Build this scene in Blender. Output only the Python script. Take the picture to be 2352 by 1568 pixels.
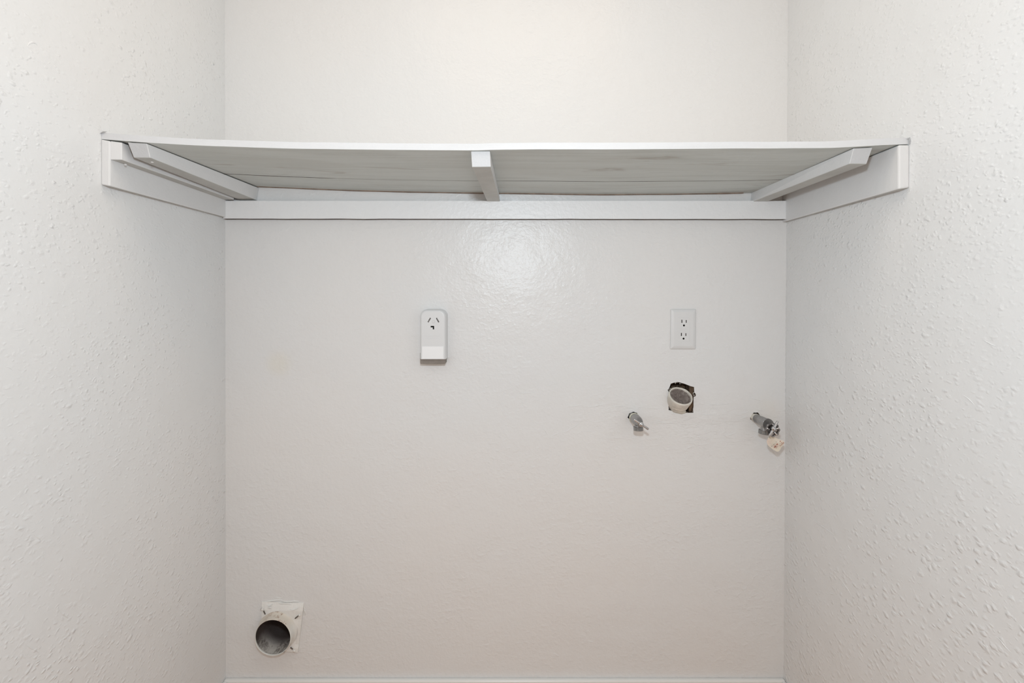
import bpy, bmesh, math, random
from mathutils import Vector, Matrix, noise
random.seed(7)
for o in list(bpy.data.objects): bpy.data.objects.remove(o)
sc = bpy.context.scene
COL = sc.collection

# ---------------------------------------------------------------- camera
D = 1.33            # lens to back wall (m)
S = 813.0           # pixels per metre at the back wall
EYE = 1.18          # lens height
VX, VY = 1179.0, 676.0
cam = bpy.data.cameras.new('camera'); camo = bpy.data.objects.new('camera', cam); COL.objects.link(camo)
camo.location = (0, -D, EYE); camo.rotation_euler = (math.pi/2, 0, 0)
cam.sensor_width = 36; cam.sensor_fit = 'HORIZONTAL'; cam.lens = D*S*36/2352
cam.shift_x = -(VX-1176)/2352; cam.shift_y = -(784-VY)/2352
cam.clip_start = 0.02
sc.camera = camo

# ---------------------------------------------------------------- world, lamps, exposure
w = bpy.data.worlds.new('world'); sc.world = w; w.use_nodes = True
w.node_tree.nodes['Background'].inputs[0].default_value = (1, 1, 1, 1)
w.node_tree.nodes['Background'].inputs[1].default_value = 0.0
def area(name, loc, rot, sx, sy, power, color, shape='RECTANGLE'):
    l = bpy.data.lights.new(name, 'AREA'); l.shape = shape; l.size = sx; l.size_y = sy
    l.energy = power; l.color = color
    o = bpy.data.objects.new(name, l); COL.objects.link(o); o.location = loc; o.rotation_euler = rot
    return o
# the photographer's flash just above the lens, the room's ceiling lamp, an added unseen warm fill behind the lens
fl = bpy.data.lights.new('camera_flash', 'POINT'); fl.shadow_soft_size = 0.035; fl.energy = 23.0; fl.color = (0.765, 0.885, 0.975)
flo = bpy.data.objects.new('camera_flash', fl); COL.objects.link(flo); flo.location = (0.0, -1.30, EYE+0.22)
area('ceiling_lamp_light', (0.0, -0.85, 2.38), (0, 0, 0), 0.9, 0.6, 4.3, (1.0, 0.84, 0.66))
area('warm_fill_light', (0.0, -2.9, 1.5), (math.radians(90), 0, 0), 1.5, 1.8, 4.2, (1.0, 0.60, 0.34))
sc.view_settings.view_transform = 'Standard'; sc.view_settings.look = 'None'
sc.view_settings.gamma = 1; sc.view_settings.use_curve_mapping = False
sc.view_settings.exposure = 0.0

# ---------------------------------------------------------------- helpers
def P(px, py, y=0.0):
    """world point at depth y that the photograph shows at pixel px, py"""
    k = (D+y)/D/S
    return Vector(((px-VX)*k, y, EYE+(VY-py)*k))
def tag(o, label=None, cat=None, group=None, kind=None):
    if label: o['label'] = label
    if cat: o['category'] = cat
    if group: o['group'] = group
    if kind: o['kind'] = kind
    return o
def empty(name, loc, label, cat):
    o = bpy.data.objects.new(name, None); COL.objects.link(o); o.location = loc; o.empty_display_size = 0.02
    return tag(o, label, cat)
def link(name, bm, mat, parent=None, smooth=False, bevel=0, seg=2):
    """bm is in world coordinates"""
    bmesh.ops.recalc_face_normals(bm, faces=bm.faces)
    me = bpy.data.meshes.new(name); bm.to_mesh(me); bm.free()
    if smooth:
        for p in me.polygons: p.use_smooth = True
    for m in (mat if isinstance(mat, (list, tuple)) else [mat]): me.materials.append(m)
    o = bpy.data.objects.new(name, me); COL.objects.link(o)
    if parent:
        off = Vector((0, 0, 0)); q = parent
        while q: off += q.location; q = q.parent
        me.transform(Matrix.Translation(-off)); o.parent = parent
    if bevel:
        b = o.modifiers.new('bevel', 'BEVEL'); b.width = bevel; b.segments = seg; b.limit_method = 'ANGLE'
        b.angle_limit = math.radians(35)
    if smooth and bevel == 0:
        pass
    return o
def hexa(bm, c):
    """8 corners: 0-3 front (bl, br, tr, tl), 4-7 back"""
    v = [bm.verts.new(p) for p in c]
    for f in ((0,1,2,3),(5,4,7,6),(4,0,3,7),(1,5,6,2),(3,2,6,7),(4,5,1,0)): bm.faces.new([v[i] for i in f])
    return v
def box(bm, x0, x1, y0, y1, z0, z1):
    return hexa(bm, [(x0,y0,z0),(x1,y0,z0),(x1,y0,z1),(x0,y0,z1),(x0,y1,z0),(x1,y1,z0),(x1,y1,z1),(x0,y1,z1)])
def prism(bm, pts, y0, y1):
    """outline pts [(x,z)] in the wall plane pulled from y0 to y1"""
    a = [bm.verts.new((x, y0, z)) for x, z in pts]; b = [bm.verts.new((x, y1, z)) for x, z in pts]
    n = len(pts); bm.faces.new(a); bm.faces.new(b[::-1])
    for i in range(n): bm.faces.new((a[i], b[i], b[(i+1) % n], a[(i+1) % n]))
def frame(axis):
    a = Vector(axis).normalized(); h = Vector((0, 0, 1)) if abs(a.z) < .9 else Vector((1, 0, 0))
    u = a.cross(h).normalized(); v = a.cross(u).normalized(); return a, u, v
def lathe(bm, prof, org, axis, n=32, lobes=None, closed=True):
    """profile [(distance along axis, radius)]"""
    a, u, v = frame(axis); org = Vector(org); rings = []
    for t, r in prof:
        ring = []
        for i in range(n):
            th = 2*math.pi*i/n; rr = r*(lobes(th) if lobes else 1)
            ring.append(bm.verts.new(org+a*t+(u*math.cos(th)+v*math.sin(th))*rr))
        rings.append(ring)
    for p, q in zip(rings, rings[1:]):
        for i in range(n): bm.faces.new((p[i], p[(i+1) % n], q[(i+1) % n], q[i]))
    if closed:
        bm.faces.new(rings[0][::-1]); bm.faces.new(rings[-1])
    return rings
def cut(o, cutters):
    """real openings: subtract the solids and keep the resulting mesh"""
    tmp = []
    for bm, mat in cutters:
        bmesh.ops.recalc_face_normals(bm, faces=bm.faces)
        me = bpy.data.meshes.new('t'); bm.to_mesh(me); bm.free(); me.materials.append(mat)
        c = bpy.data.objects.new('t', me); COL.objects.link(c); tmp.append(c)
        if o.parent:
            off = Vector((0, 0, 0)); q = o.parent
            while q: off += q.location; q = q.parent
            c.location = Vector((0, 0, 0)); me.transform(Matrix.Translation(Vector((0,0,0))))
        m = o.modifiers.new('cut', 'BOOLEAN'); m.object = c; m.operation = 'DIFFERENCE'; m.solver = 'EXACT'
        try: m.material_mode = 'TRANSFER'
        except Exception: pass
    bpy.context.view_layer.update()
    dg = bpy.context.evaluated_depsgraph_get()
    me = bpy.data.meshes.new_from_object(o.evaluated_get(dg))
    o.modifiers.clear(); o.data = me
    for c in tmp: bpy.data.objects.remove(c)
def bar(bm, a, b, r0, r1=None, n=14, cap=True):
    a, b = Vector(a), Vector(b); L = (b-a).length; r1 = r1 or r0
    pr = [(0, r0*.3), (r0*.25, r0*.8), (r0*.6, r0), (L-r1*.6, r1), (L-r1*.25, r1*.8), (L, r1*.3)] if cap else [(0, r0), (L, r1)]
    lathe(bm, pr, a, b-a, n)

# ---------------------------------------------------------------- materials
class NT:
    def __init__(s, name):
        s.m = bpy.data.materials.new(name); s.m.use_nodes = True; s.t = s.m.node_tree
        s.b = s.t.nodes['Principled BSDF']; s.tc = s.t.nodes.new('ShaderNodeTexCoord')
    def n(s, typ, **kw):
        x = s.t.nodes.new(typ)
        for k, v in kw.items(): setattr(x, k, v)
        return x
    def l(s, a, b): s.t.links.new(a, b)
    def math(s, op, a, b=None, c=None, clamp=False):
        x = s.n('ShaderNodeMath', operation=op); x.use_clamp = clamp
        for i, v in enumerate((a, b, c)):
            if v is None: continue
            if isinstance(v, (int, float)): x.inputs[i].default_value = v
            else: s.l(v, x.inputs[i])
        return x.outputs[0]
    def mapping(s, scale=(1, 1, 1), rot=(0, 0, 0), loc=(0, 0, 0), src=None):
        x = s.n('ShaderNodeMapping'); x.inputs['Scale'].default_value = scale
        x.inputs['Rotation'].default_value = rot; x.inputs['Location'].default_value = loc
        s.l(src or s.tc.outputs['Object'], x.inputs[0]); return x.outputs[0]
    def noise(s, scale, detail=2, rough=.5, dist=0, vec=None):
        x = s.n('ShaderNodeTexNoise'); x.inputs['Scale'].default_value = scale
        x.inputs['Detail'].default_value = detail; x.inputs['Roughness'].default_value = rough
        x.inputs['Distortion'].default_value = dist
        s.l(vec or s.tc.outputs['Object'], x.inputs['Vector']); return x.outputs[0]
    def ramp(s, v, a, b, lo=0.0, hi=1.0, smooth=True):
        x = s.n('ShaderNodeMapRange'); x.interpolation_type = 'SMOOTHSTEP' if smooth else 'LINEAR'
        x.inputs[1].default_value = a; x.inputs[2].default_value = b
        x.inputs[3].default_value = lo; x.inputs[4].default_value = hi
        s.l(v, x.inputs[0]); return x.outputs[0]
    def mix(s, f, a, b):
        x = s.n('ShaderNodeMix', data_type='RGBA')
        if isinstance(f, (int, float)): x.inputs[0].default_value = f
        else: s.l(f, x.inputs[0])
        for v, i in ((a, 6), (b, 7)):
            if isinstance(v, (tuple, list)): x.inputs[i].default_value = (*v, 1)
            else: s.l(v, x.inputs[i])
        return x.outputs[2]
    def bump(s, h, dist, strength=1.0, prev=None):
        x = s.n('ShaderNodeBump'); x.inputs['Strength'].default_value = strength
        x.inputs['Distance'].default_value = dist; s.l(h, x.inputs['Height'])
        if prev: s.l(prev, x.inputs['Normal'])
        return x.outputs[0]
    def dist(s, p, scale=(1, 1, 1)):
        """scaled distance from a world point"""
        a = s.n('ShaderNodeVectorMath', operation='SUBTRACT'); s.l(s.tc.outputs['Object'], a.inputs[0]); a.inputs[1].default_value = p
        b = s.n('ShaderNodeVectorMath', operation='MULTIPLY'); s.l(a.outputs[0], b.inputs[0]); b.inputs[1].default_value = scale
        c = s.n('ShaderNodeVectorMath', operation='LENGTH'); s.l(b.outputs[0], c.inputs[0]); return c.outputs['Value']
    def out(s, color=None, rough=None, metal=None, normal=None, spec=None):
        for v, k in ((color, 'Base Color'), (rough, 'Roughness'), (metal, 'Metallic'), (normal, 'Normal'), (spec, 'Specular IOR Level')):
            if v is None: continue
            if isinstance(v, (int, float)): s.b.inputs[k].default_value = v
            elif isinstance(v, tuple): s.b.inputs[k].default_value = (*v, 1)
            else: s.l(v, s.b.inputs[k])
        return s.m
PAINT = (0.80, 0.795, 0.785)
def wall_mat(name, side, amt):
    k = NT(name)
    # knock-down blobs, fine roller stipple, trowel streaks
    warp = k.mapping((1, 1, 1))
    if side == 'back': blobs_v = k.mapping((1.0, 1, 1.5), (0, math.radians(14), 0))
    else: blobs_v = k.mapping((1, 1.0, 1.25), (math.radians(-28 if side == 'right' else -20), 0, 0))
    if side == 'back':
        b1 = k.ramp(k.noise(62, 2, .45, .15, blobs_v), .46, .78)
        m1 = k.ramp(k.noise(5, 2, .5), .38, .62, .25, 1.0)
    else:
        # scattered lumps of texture: warped cells, most of them empty
        wn = k.n('ShaderNodeTexNoise'); wn.inputs['Scale'].default_value = 60; k.l(blobs_v, wn.inputs['Vector'])
        wa = k.n('ShaderNodeVectorMath', operation='SCALE'); wa.inputs[3].default_value = .014; k.l(wn.outputs['Color'], wa.inputs[0])
        wb = k.n('ShaderNodeVectorMath', operation='ADD'); k.l(blobs_v, wb.inputs[0]); k.l(wa.outputs[0], wb.inputs[1])
        def lumps(sc_, thr, rad):
            vo = k.n('ShaderNodeTexVoronoi'); vo.inputs['Scale'].default_value = sc_; k.l(wb.outputs[0], vo.inputs['Vector'])
            sp = k.n('ShaderNodeSeparateColor'); k.l(vo.outputs['Color'], sp.inputs[0])
            on = k.ramp(sp.outputs[0], thr, thr+.25)
            return k.math('MULTIPLY', on, k.ramp(vo.outputs['Distance'], .02, rad, 1, 0))
        b1 = k.math('ADD', k.math('MULTIPLY', lumps(58, .30, .48), .85), k.math('MULTIPLY', lumps(105, .25, .52), .50))
        m1 = k.ramp(k.noise(4, 2, .5), .35, .60, .45, 1.0)
    blobs = k.math('MULTIPLY', b1, m1)
    fine = k.noise(100 if side == 'back' else 150, 2, .55, .3)
    wave = k.noise(9, 2, .5)
    h = k.math('ADD', k.math('MULTIPLY', blobs, amt), k.math('MULTIPLY', fine, .95 if side == 'back' else .20))
    if side == 'back':
        # patched plaster round the pipes: long horizontal trowel streaks
        c = P(1600, 960)
        mask = k.ramp(k.dist(tuple(c), (1.6, 1, 4.2)), .25, .75, 1, 0)
        st = k.ramp(k.noise(30, 4, .6, 1.2, k.mapping((1.0, 1, 3.6), (0, math.radians(6), 0))), .5, .66)
        h = k.math('ADD', h, k.math('MULTIPLY', k.math('MULTIPLY', k.math('MULTIPLY', st, mask), m1), .5))
    nrm = k.bump(h, .0009, 1.0)
    nrm = k.bump(wave, .010, .35, nrm)
    if side == 'back':
        # filled chase running between the two valves
        cl = P(1600, 957)
        gr = k.ramp(k.dist(tuple(cl), (.36, 1, 4.5)), .02, .10, 1, 0)
        nrm = k.bump(gr, .0035, .3, nrm)
    tint = k.mix(k.ramp(k.noise(1.6, 2, .5), .3, .7), (.795, .795, .79), (.81, .797, .782))
    if side == 'back':
        y = k.ramp(k.dist(tuple(P(640, 835)), (1, 1, 1)), .01, .05, .45, 0)
        tint = k.mix(y, tint, (.80, .76, .66))
        r = k.ramp(k.dist(tuple(P(1760, 945)), (1, 1, 1)), .012, .06, .35, 0)
        tint = k.mix(r, tint, (.80, .74, .66))
    return k.out(tint, .33 if side == 'back' else .42, 0, nrm, .40)
M = {}
M['back'] = wall_mat('back_wall_paint', 'back', .55)
M['left'] = wall_mat('left_wall_paint', 'left', 1.9)
M['right'] = wall_mat('right_wall_paint', 'right', 1.65)
def plain(name, col, rough, metal=0.0, bs=60, bd=.0003, var=.06, spec=.5):
    k = NT(name); n = k.noise(bs, 4, .6); nn = k.noise(bs/5, 3, .6)
    dk = tuple(c*(1-var) for c in col)
    return k.out(k.mix(k.ramp(nn, .35, .65), col, dk), rough, metal, k.bump(n, bd), spec)
M['gloss'] = plain('gloss_white_paint', (.77, .762, .755), .55, bs=45, bd=.0008, var=.015)
# painted boards: brushed along the length
k = NT('brushed_white_paint')
st = k.noise(30, 4, .6, .3, k.mapping((.12, 1, 1.0)))
M['board'] = k.out(k.mix(k.ramp(st, .35, .7), (.69, .69, .695), (.65, .65, .65)), .6, 0, k.bump(k.noise(25, 4, .6, .5), .0012))
# undersides: shade painted in as grey, the shelf's with grain and knots
M['bare'] = plain('shaded_bottom_paint', (.56, .565, .54), .55, bs=60, bd=.0006, var=.10)  # cleat and bar bottoms: the gloss paint darkened as shade
M['barend'] = plain('shaded_bar_end_paint', (.60, .60, .605), .6, bs=160, bd=.0008, var=.03)  # bar fronts: same paint as the bars, darkened against the flash
M['cleat'] = plain('thick_gloss_white_cleat_paint', (.88, .88, .88), .36, bs=95, bd=.0011, var=.01)
k = NT('streaked_shaded_underside')
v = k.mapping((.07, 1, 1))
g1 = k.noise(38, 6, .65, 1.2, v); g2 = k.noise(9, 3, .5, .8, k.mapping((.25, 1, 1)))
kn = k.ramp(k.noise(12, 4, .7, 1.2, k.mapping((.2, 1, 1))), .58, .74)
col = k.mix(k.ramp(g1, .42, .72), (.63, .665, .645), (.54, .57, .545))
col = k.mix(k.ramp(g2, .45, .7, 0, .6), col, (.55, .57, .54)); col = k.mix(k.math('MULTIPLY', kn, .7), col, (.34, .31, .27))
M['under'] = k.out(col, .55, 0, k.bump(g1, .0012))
M['rawwood'] = plain('bare_brown_wood', (.34, .25, .19), .75, bs=200, bd=.0006, var=.35)
M['stud'] = plain('weathered_stud_wood', (.20, .13, .08), .8, bs=160, bd=.003, var=.75)
M['gapshade'] = plain('painted_gap_shade', (.16, .14, .12), .85, bs=200, bd=.0004, var=.3)  # dark colour for the shade under the back cleat, in seam and slots
M['dark'] = plain('dark_void', (.02, .018, .016), .9, var=.3)
M['plastic'] = plain('white_plastic', (.77, .77, .77), .36, bs=15, bd=.0001, var=.01)
M['plastic_grey'] = plain('greyish_painted_plastic', (.755, .755, .75), .34, bs=80, bd=.0003, var=.02)
M['label'] = plain('white_sticker', (.93, .93, .93), .5, bs=30, bd=.00003, var=.01)
M['tan'] = plain('dark_tan_plastic', (.27, .235, .205), .6, var=.2, bs=120)  # darker tan on the outlet's bottom faces and back box
M['steel'] = plain('dull_nickel_metal', (.38, .375, .37), .36, .8, bs=120, bd=.0012, var=.4)
M['chrome'] = plain('worn_chrome', (.62, .62, .63), .16, 1.0, bs=140, bd=.0002, var=.15)
M['darkmetal'] = plain('dark_tarnished_metal', (.30, .28, .27), .35, .85, bs=180, bd=.0005, var=.5)
M['brassy'] = plain('pale_yellowish_metal', (.78, .76, .62), .35, .2, bs=150, bd=.0004, var=.2)
M['caulk'] = plain('cream_caulk', (.74, .70, .62), .5, bs=160, bd=.002, var=.15)
M['pvc'] = plain('cream_painted_pipe', (.78, .73, .65), .5, bs=90, bd=.0030, var=.18)
k = NT('grimy_pipe_inside'); n = k.noise(120, 6, .7, .8)
M['grime'] = k.out(k.mix(k.ramp(n, .35, .7), (.15, .115, .10), (.30, .26, .235)), .8, 0, k.bump(n, .003))
k = NT('splintered_lath_and_plaster'); n = k.noise(130, 6, .75, .6); n2 = k.noise(60, 3, .6, .4, k.mapping((2.2, 1, .5)))
c = k.mix(k.ramp(n, .40, .56), (.03, .022, .018), (.24, .16, .10)); c = k.mix(k.ramp(n2, .60, .68), c, (.62, .56, .47))
M['cavity'] = k.out(c, .85, 0, k.bump(n, .004))
k = NT('dusty_shaded_duct_inside'); n = k.noise(30, 6, .7, .25, k.mapping((1, .6, 1))); n2 = k.noise(90, 3, .6)
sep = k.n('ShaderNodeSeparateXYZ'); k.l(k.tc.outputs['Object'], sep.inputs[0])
fl_ = k.math('MULTIPLY', k.ramp(sep.outputs[2], -.046, .0, 1, 0), k.ramp(sep.outputs[1], -.03, .035, 1, .0))     # lint on the pipe floor; darkening with depth is painted shade
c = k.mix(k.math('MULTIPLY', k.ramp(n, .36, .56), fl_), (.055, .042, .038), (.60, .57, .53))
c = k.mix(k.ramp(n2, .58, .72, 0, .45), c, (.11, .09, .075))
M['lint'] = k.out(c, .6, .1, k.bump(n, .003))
k = NT('vent_rim_paint'); n = k.noise(60, 4, .6); sz = k.n('ShaderNodeSeparateXYZ'); k.l(k.tc.outputs['Object'], sz.inputs[0])
M['ventpaint'] = k.out(k.mix(k.math('MULTIPLY', k.ramp(n, .50, .62), k.math('MULTIPLY', k.ramp(sz.outputs[2], .022, .040), k.ramp(sz.outputs[0], -.045, .02))), k.mix(k.ramp(sz.outputs[2], .01, .04), (.78, .77, .73), (.70, .64, .56)), (.34, .21, .15)), .4, 0, k.bump(k.noise(70, 4, .6), .0012))
M['ventplate'] = plain('thick_white_paint_on_plate', (.87, .86, .83), .4, bs=60, bd=.0014, var=.04)
k = NT('cream_paper_tag'); n = k.noise(40, 3, .6)
M['tagpaper'] = k.out(k.mix(k.ramp(n, .4, .7), (.80, .74, .62), (.84, .70, .60)), .6, 0, k.bump(n, .0006))
M['red'] = plain('faded_red_print', (.60, .22, .16), .6, var=.4)
M['greyprint'] = plain('faded_grey_print', (.40, .38, .35), .6, var=.3)
k = NT('tan_vinyl_floor')
M['floor'] = k.out(k.mix(k.ramp(k.noise(7, 5, .6), .35, .65), (.60, .395, .265), (.48, .30, .19)), .45, 0, k.bump(k.noise(90, 2), .0003))
M['flat'] = plain('flat_white_ceiling', (.82, .81, .79), .8, bs=90, bd=.001, var=.02)
M['trim'] = plain('glossy_trim_paint', (.84, .83, .81), .3, bs=20, bd=.0004, var=.01)

# ---------------------------------------------------------------- room shell
ZT, YF = 2.42, -3.0
XL0, XL1 = P(518.8, 1568).x, P(516.8, 0).x         # left corner, bottom and top of frame
XR0, XR1 = P(1799.5, 1568).x, P(1809.8, 0).x
zb, zt = P(0, 1568).z, P(0, 0).z
def lerp(a, b, t): return a+(b-a)*t
def xl(z): return lerp(XL0, XL1, (z-zb)/(zt-zb))
def xr(z): return lerp(XR0, XR1, (z-zb)/(zt-zb))
bm = bmesh.new(); hexa(bm, [(xl(0)-.1, 0, -.1), (xr(0)+.1, 0, -.1), (xr(ZT)+.1, 0, ZT), (xl(ZT)-.1, 0, ZT),
                            (xl(0)-.1, .016, -.1), (xr(0)+.1, .016, -.1), (xr(ZT)+.1, .016, ZT), (xl(ZT)-.1, .016, ZT)])
wall = tag(link('wall_back', bm, M['back']), kind='structure')
def rough_outline(pts_px, sub=4, amp=.0012, seed=1):
    rnd = random.Random(seed); out = []
    n = len(pts_px)
    for i in range(n):
        a, b = pts_px[i], pts_px[(i+1) % n]
        for j in range(sub):
            t = j/sub; p = P(a[0]+(b[0]-a[0])*t, a[1]+(b[1]-a[1])*t)
            out.append((p.x+rnd.uniform(-amp, amp), p.z+rnd.uniform(-amp, amp)))
    return out
drain_px = [(1541, 881), (1552, 877), (1563, 878), (1577, 883), (1594, 889), (1594.5, 901), (1598.5, 905), (1597, 910.5), (1593.5, 911),
            (1592.5, 932), (1592, 947.5), (1575, 947.5), (1566, 948), (1552, 944), (1540, 943), (1535.5, 941), (1535.5, 933), (1538, 926), (1536, 917), (1534, 914),
            (1537, 905), (1536, 899), (1533.8, 895), (1538, 890)]
cuts = []
b = bmesh.new(); prism(b, rough_outline(drain_px, 2, .0007, 3), -.01, .03); cuts.append((b, M['cavity']))
b = bmesh.new(); prism(b, rough_outline([(1445, 949.5), (1455, 945.5), (1463, 948), (1466, 957), (1462, 964), (1453, 963), (1445, 961.5), (1441.5, 958.5)], 2, .0005, 5), -.01, .03); cuts.append((b, M['dark']))
b = bmesh.new(); prism(b, rough_outline([(1731, 947.5), (1741, 947), (1745, 953), (1744, 962), (1737, 970), (1730, 966), (1723.5, 963), (1723, 958), (1726, 954)], 2, .0005, 6), -.01, .03); cuts.append((b, M['cavity']))
VC = P(626, 1464.3, -.032)       # dryer vent centre on the wall
b = bmesh.new(); lathe(b, [(-.01, .0500), (.04, .0500)], (VC.x, 0, VC.z), (0, 1, 0), 40); cuts.append((b, M['dark']))
cut(wall, cuts)
# wood blocking and lath seen inside the drain opening
def cavity(c, hx, hz, depth, mat):
    bm = bmesh.new(); v = box(bm, c.x-hx, c.x+hx, .0162, depth, c.z-hz, c.z+hz)
    bmesh.ops.delete(bm, geom=[f for f in bm.faces if all(abs(q.co.y-.0162) < 1e-6 for q in f.verts)], context='FACES')
    return link('wall_cavity', bm, mat, wall)
cavity(P(1566, 914), .050, .056, .045, M['cavity'])
cavity(P(1454, 956), .028, .028, .09, M['dark'])
cavity(P(1733, 958), .028, .028, .09, M['cavity'])
bm = bmesh.new(); p = P(1588, 930, .0); box(bm, p.x-.004, p.x+.008, .006, .040, p.z-.06, p.z+.055)
link('wood_stud', bm, M['stud'], wall, bevel=.001)
rnd = random.Random(4); bm = bmesh.new()
for i in range(46):                                 # plaster crumbs along the broken edge
    a = drain_px[rnd.randrange(len(drain_px))]; q = P(a[0]+rnd.uniform(-1, 5)*(1 if a[0] < 1565 else -1), a[1]+rnd.uniform(0, 5)*(1 if a[1] < 915 else -1))
    if a[0] < 1590 and a[1] > 935: continue
    s = rnd.uniform(.0006, .0017)
    bmesh.ops.create_icosphere(bm, subdivisions=1, radius=s, matrix=Matrix.Translation((q.x, rnd.uniform(-.0005, .006), q.z))@Matrix.Diagonal((1.3, 1, rnd.uniform(.6, 1.2), 1)))
tag(link('plaster_crumbs', bm, M['caulk'], wall), kind='stuff')

def sidewall(name, fx, mat, out):
    bm = bmesh.new()
    a, b_ = fx(-.1), fx(ZT)
    hexa(bm, [(a, YF-.1, -.1), (a+out, YF-.1, -.1), (b_+out, YF-.1, ZT), (b_, YF-.1, ZT), (a, .0, -.1), (a+out, .0, -.1), (b_+out, .0, ZT), (b_, .0, ZT)])
    return tag(link(name, bm, mat), kind='structure')
wl = sidewall('wall_left', xl, M['left'], -.08); wr = sidewall('wall_right', xr, M['right'], .08)
bm = bmesh.new(); box(bm, -1, 1, YF-.1, YF, -.1, ZT); tag(link('wall_front', bm, M['flat']), kind='structure')
bm = bmesh.new(); box(bm, -1, 1, YF-.1, .1, ZT, ZT+.05); tag(link('ceiling', bm, M['flat']), kind='structure')
bm = bmesh.new(); box(bm, -1, 1, YF-.1, .1, -.12, 0); tag(link('floor', bm, M['floor']), kind='structure')
# skirting: rounded top edge
BH = P(0, 1559.0, -.006).z
bm = bmesh.new(); box(bm, xl(0), xr(0), -.013, 0, 0, BH); tag(link('baseboard_back', bm, M['trim'], bevel=.004, seg=3), kind='structure')
bm = bmesh.new(); box(bm, xl(0), xl(0)+.012, YF, -.013, 0, BH); tag(link('baseboard_left', bm, M['trim'], bevel=.004, seg=3), kind='structure')
bm = bmesh.new(); box(bm, xr(0)-.012, xr(0), YF, -.013, 0, BH); tag(link('baseboard_right', bm, M['trim'], bevel=.004, seg=3), kind='structure')

# raised paint and plaster ridges on the walls (real relief)
def on_plane(px, py, plane):
    if plane == 'back': return P(px, py, 0), Vector((0, -1, 0))
    sgn = 1 if plane == 'right' else -1; fx = xr if plane == 'right' else xl
    z = EYE
    for _ in range(4):
        X = fx(z); y = D*S*X/(px-VX)-D if abs(px-VX) > 1 else 0
        y = min(0, y); z = P(px, py, y).z
    return Vector((fx(z), y, z)), Vector((-sgn, 0, 0))
def ridge(bm, pts, plane, wd, h):
    n = len(pts); rows = []
    Q = [on_plane(a, b_, plane) for a, b_ in pts]
    for i, (q, nm) in enumerate(Q):
        t = (Q[min(i+1, n-1)][0]-Q[max(i-1, 0)][0]); t = t.normalized() if t.length > 0 else Vector((0, 0, 1))
        s = nm.cross(t).normalized(); f = math.sin(math.pi*(i+.35)/(n-.3)); f = max(f, .15)
        rows.append([bm.verts.new(q+s*wd*f-nm*.0003), bm.verts.new(q+s*wd*.45*f+nm*h*f*.8), bm.verts.new(q-s*wd*.45*f+nm*h*f), bm.verts.new(q-s*wd*f-nm*.0003)])
    for a, b_ in zip(rows, rows[1:]):
        for j in range(3): bm.faces.new((a[j], a[j+1], b_[j+1], b_[j]))
def squiggle(p0, p1, n, amp, r):
    out = []; dx, dy = p1[0]-p0[0], p1[1]-p0[1]; L = math.hypot(dx, dy) or 1
    ph = r.uniform(0, 6); 
    for i in range(n):
        t = i/(n-1); o = amp*math.sin(ph+t*5)+r.uniform(-amp, amp)*.3
        out.append((p0[0]+dx*t-dy/L*o, p0[1]+dy*t+dx/L*o))
    return out
r = random.Random(11)
bm = bmesh.new()
for a in [((1864,1062),(1903,1084)), ((1899,1065),(1913,1073)), ((1943,1102),(1951,1111)), ((1866,1192),(1918,1231)), ((1944,1251),(1955,1262)),
          ((1812,1036),(1841,1063)), ((1822,1035),(1833,1046)), ((1933,1329),(1957,1371)), ((1973,1492),(1982,1513)), ((2050,1401),(2063,1417)),
          ((1905,1360),(1916,1366)), ((1810,1265),(1825,1283)), ((1880,1120),(1905,1135)), ((2285,1460),(2325,1500)), ((1818,940),(1826,952)), ((1852,925),(1858,940)), ((1857,943),(1876,965)),
          ((1878,970),(1889,990)), ((1880,992),(1892,996)), ((1812,934),(1824,937)), ((1815,962),(1834,970)), ((2255,780),(2290,795)), ((2210,905),(2240,930)), ((2090,812),(2112,842)), ((1998,1020),(2022,1030))]:
    ridge(bm, squiggle(*a, 7, 1.2, r), 'right', .0011, .0008)
tag(link('paint_ridges', bm, M['right'], wr, smooth=True), kind='stuff')
bm = bmesh.new()
for a in [((1246,984),(1262,1000)), ((1262,1001),(1290,994)), ((1290,994),(1312,985)), ((1300,934),(1345,928)), ((1345,938),(1400,925)), ((1380,915),(1410,893)), ((1305,990),(1335,966)),
          ((1490,968),(1560,972)), ((1500,962),(1530,974)), ((1340,988),(1365,993)), ((1263,1203),(1287,1206)), ((1405,935),(1440,930)), ((1480,935),(1520,938)), ((1600,948),(1650,956)),
          ((1620,930),(1690,925)), ((1560,953),(1582,953)), ((1540,948),(1552,955)), ((1668,998),(1694,994)), ((1660,1000),(1672,1004)), ((1700,950),(1722,944)), ((1695,962),(1722,958)),
          ((1718,990),(1746,992)), ((1735,938),(1756,946)), ((1740,944),(1752,952)), ((1425,944),(1441,952)), ((1462,936),(1476,932)), ((1310,1060),(1318,1068)), ((1395,1154),(1412,1157)),
          ((990,850),(1003,856)), ((1475,1150),(1490,1152)), ((1430,1222),(1440,1226)), ((1530,1240),(1545,1243)), ((1450,1290),(1462,1296)), ((1600,1205),(1608,1208)), ((1440,1075),(1470,1078)),
          ((1720,915),(1760,920)), ((1770,960),(1800,955)), ((1780,948),(1805,938)), ((1750,992),(1790,1060)), ((1060,918),(1090,921)), ((1180,905),(1240,898)), ((1255,885),(1285,880)), ((1270,1500),(1285,1506)), ((1350,1470),(1366,1477)), ((1566,1515),(1570,1530))]:
    ridge(bm, squiggle(*a, 8, 1.3, r), 'back', .0012, .0010)
for i in range(26):                                  # lumpy bead in the right corner
    y0 = 640+i*12+r.uniform(-3, 3); xx = 1807.0-(y0-500)*.007
    ridge(bm, squiggle((xx-1.2, y0), (xx-1+r.uniform(-1, .4), y0+r.uniform(5, 12)), 4, .4, r), 'back', .0011, .0012)
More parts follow.
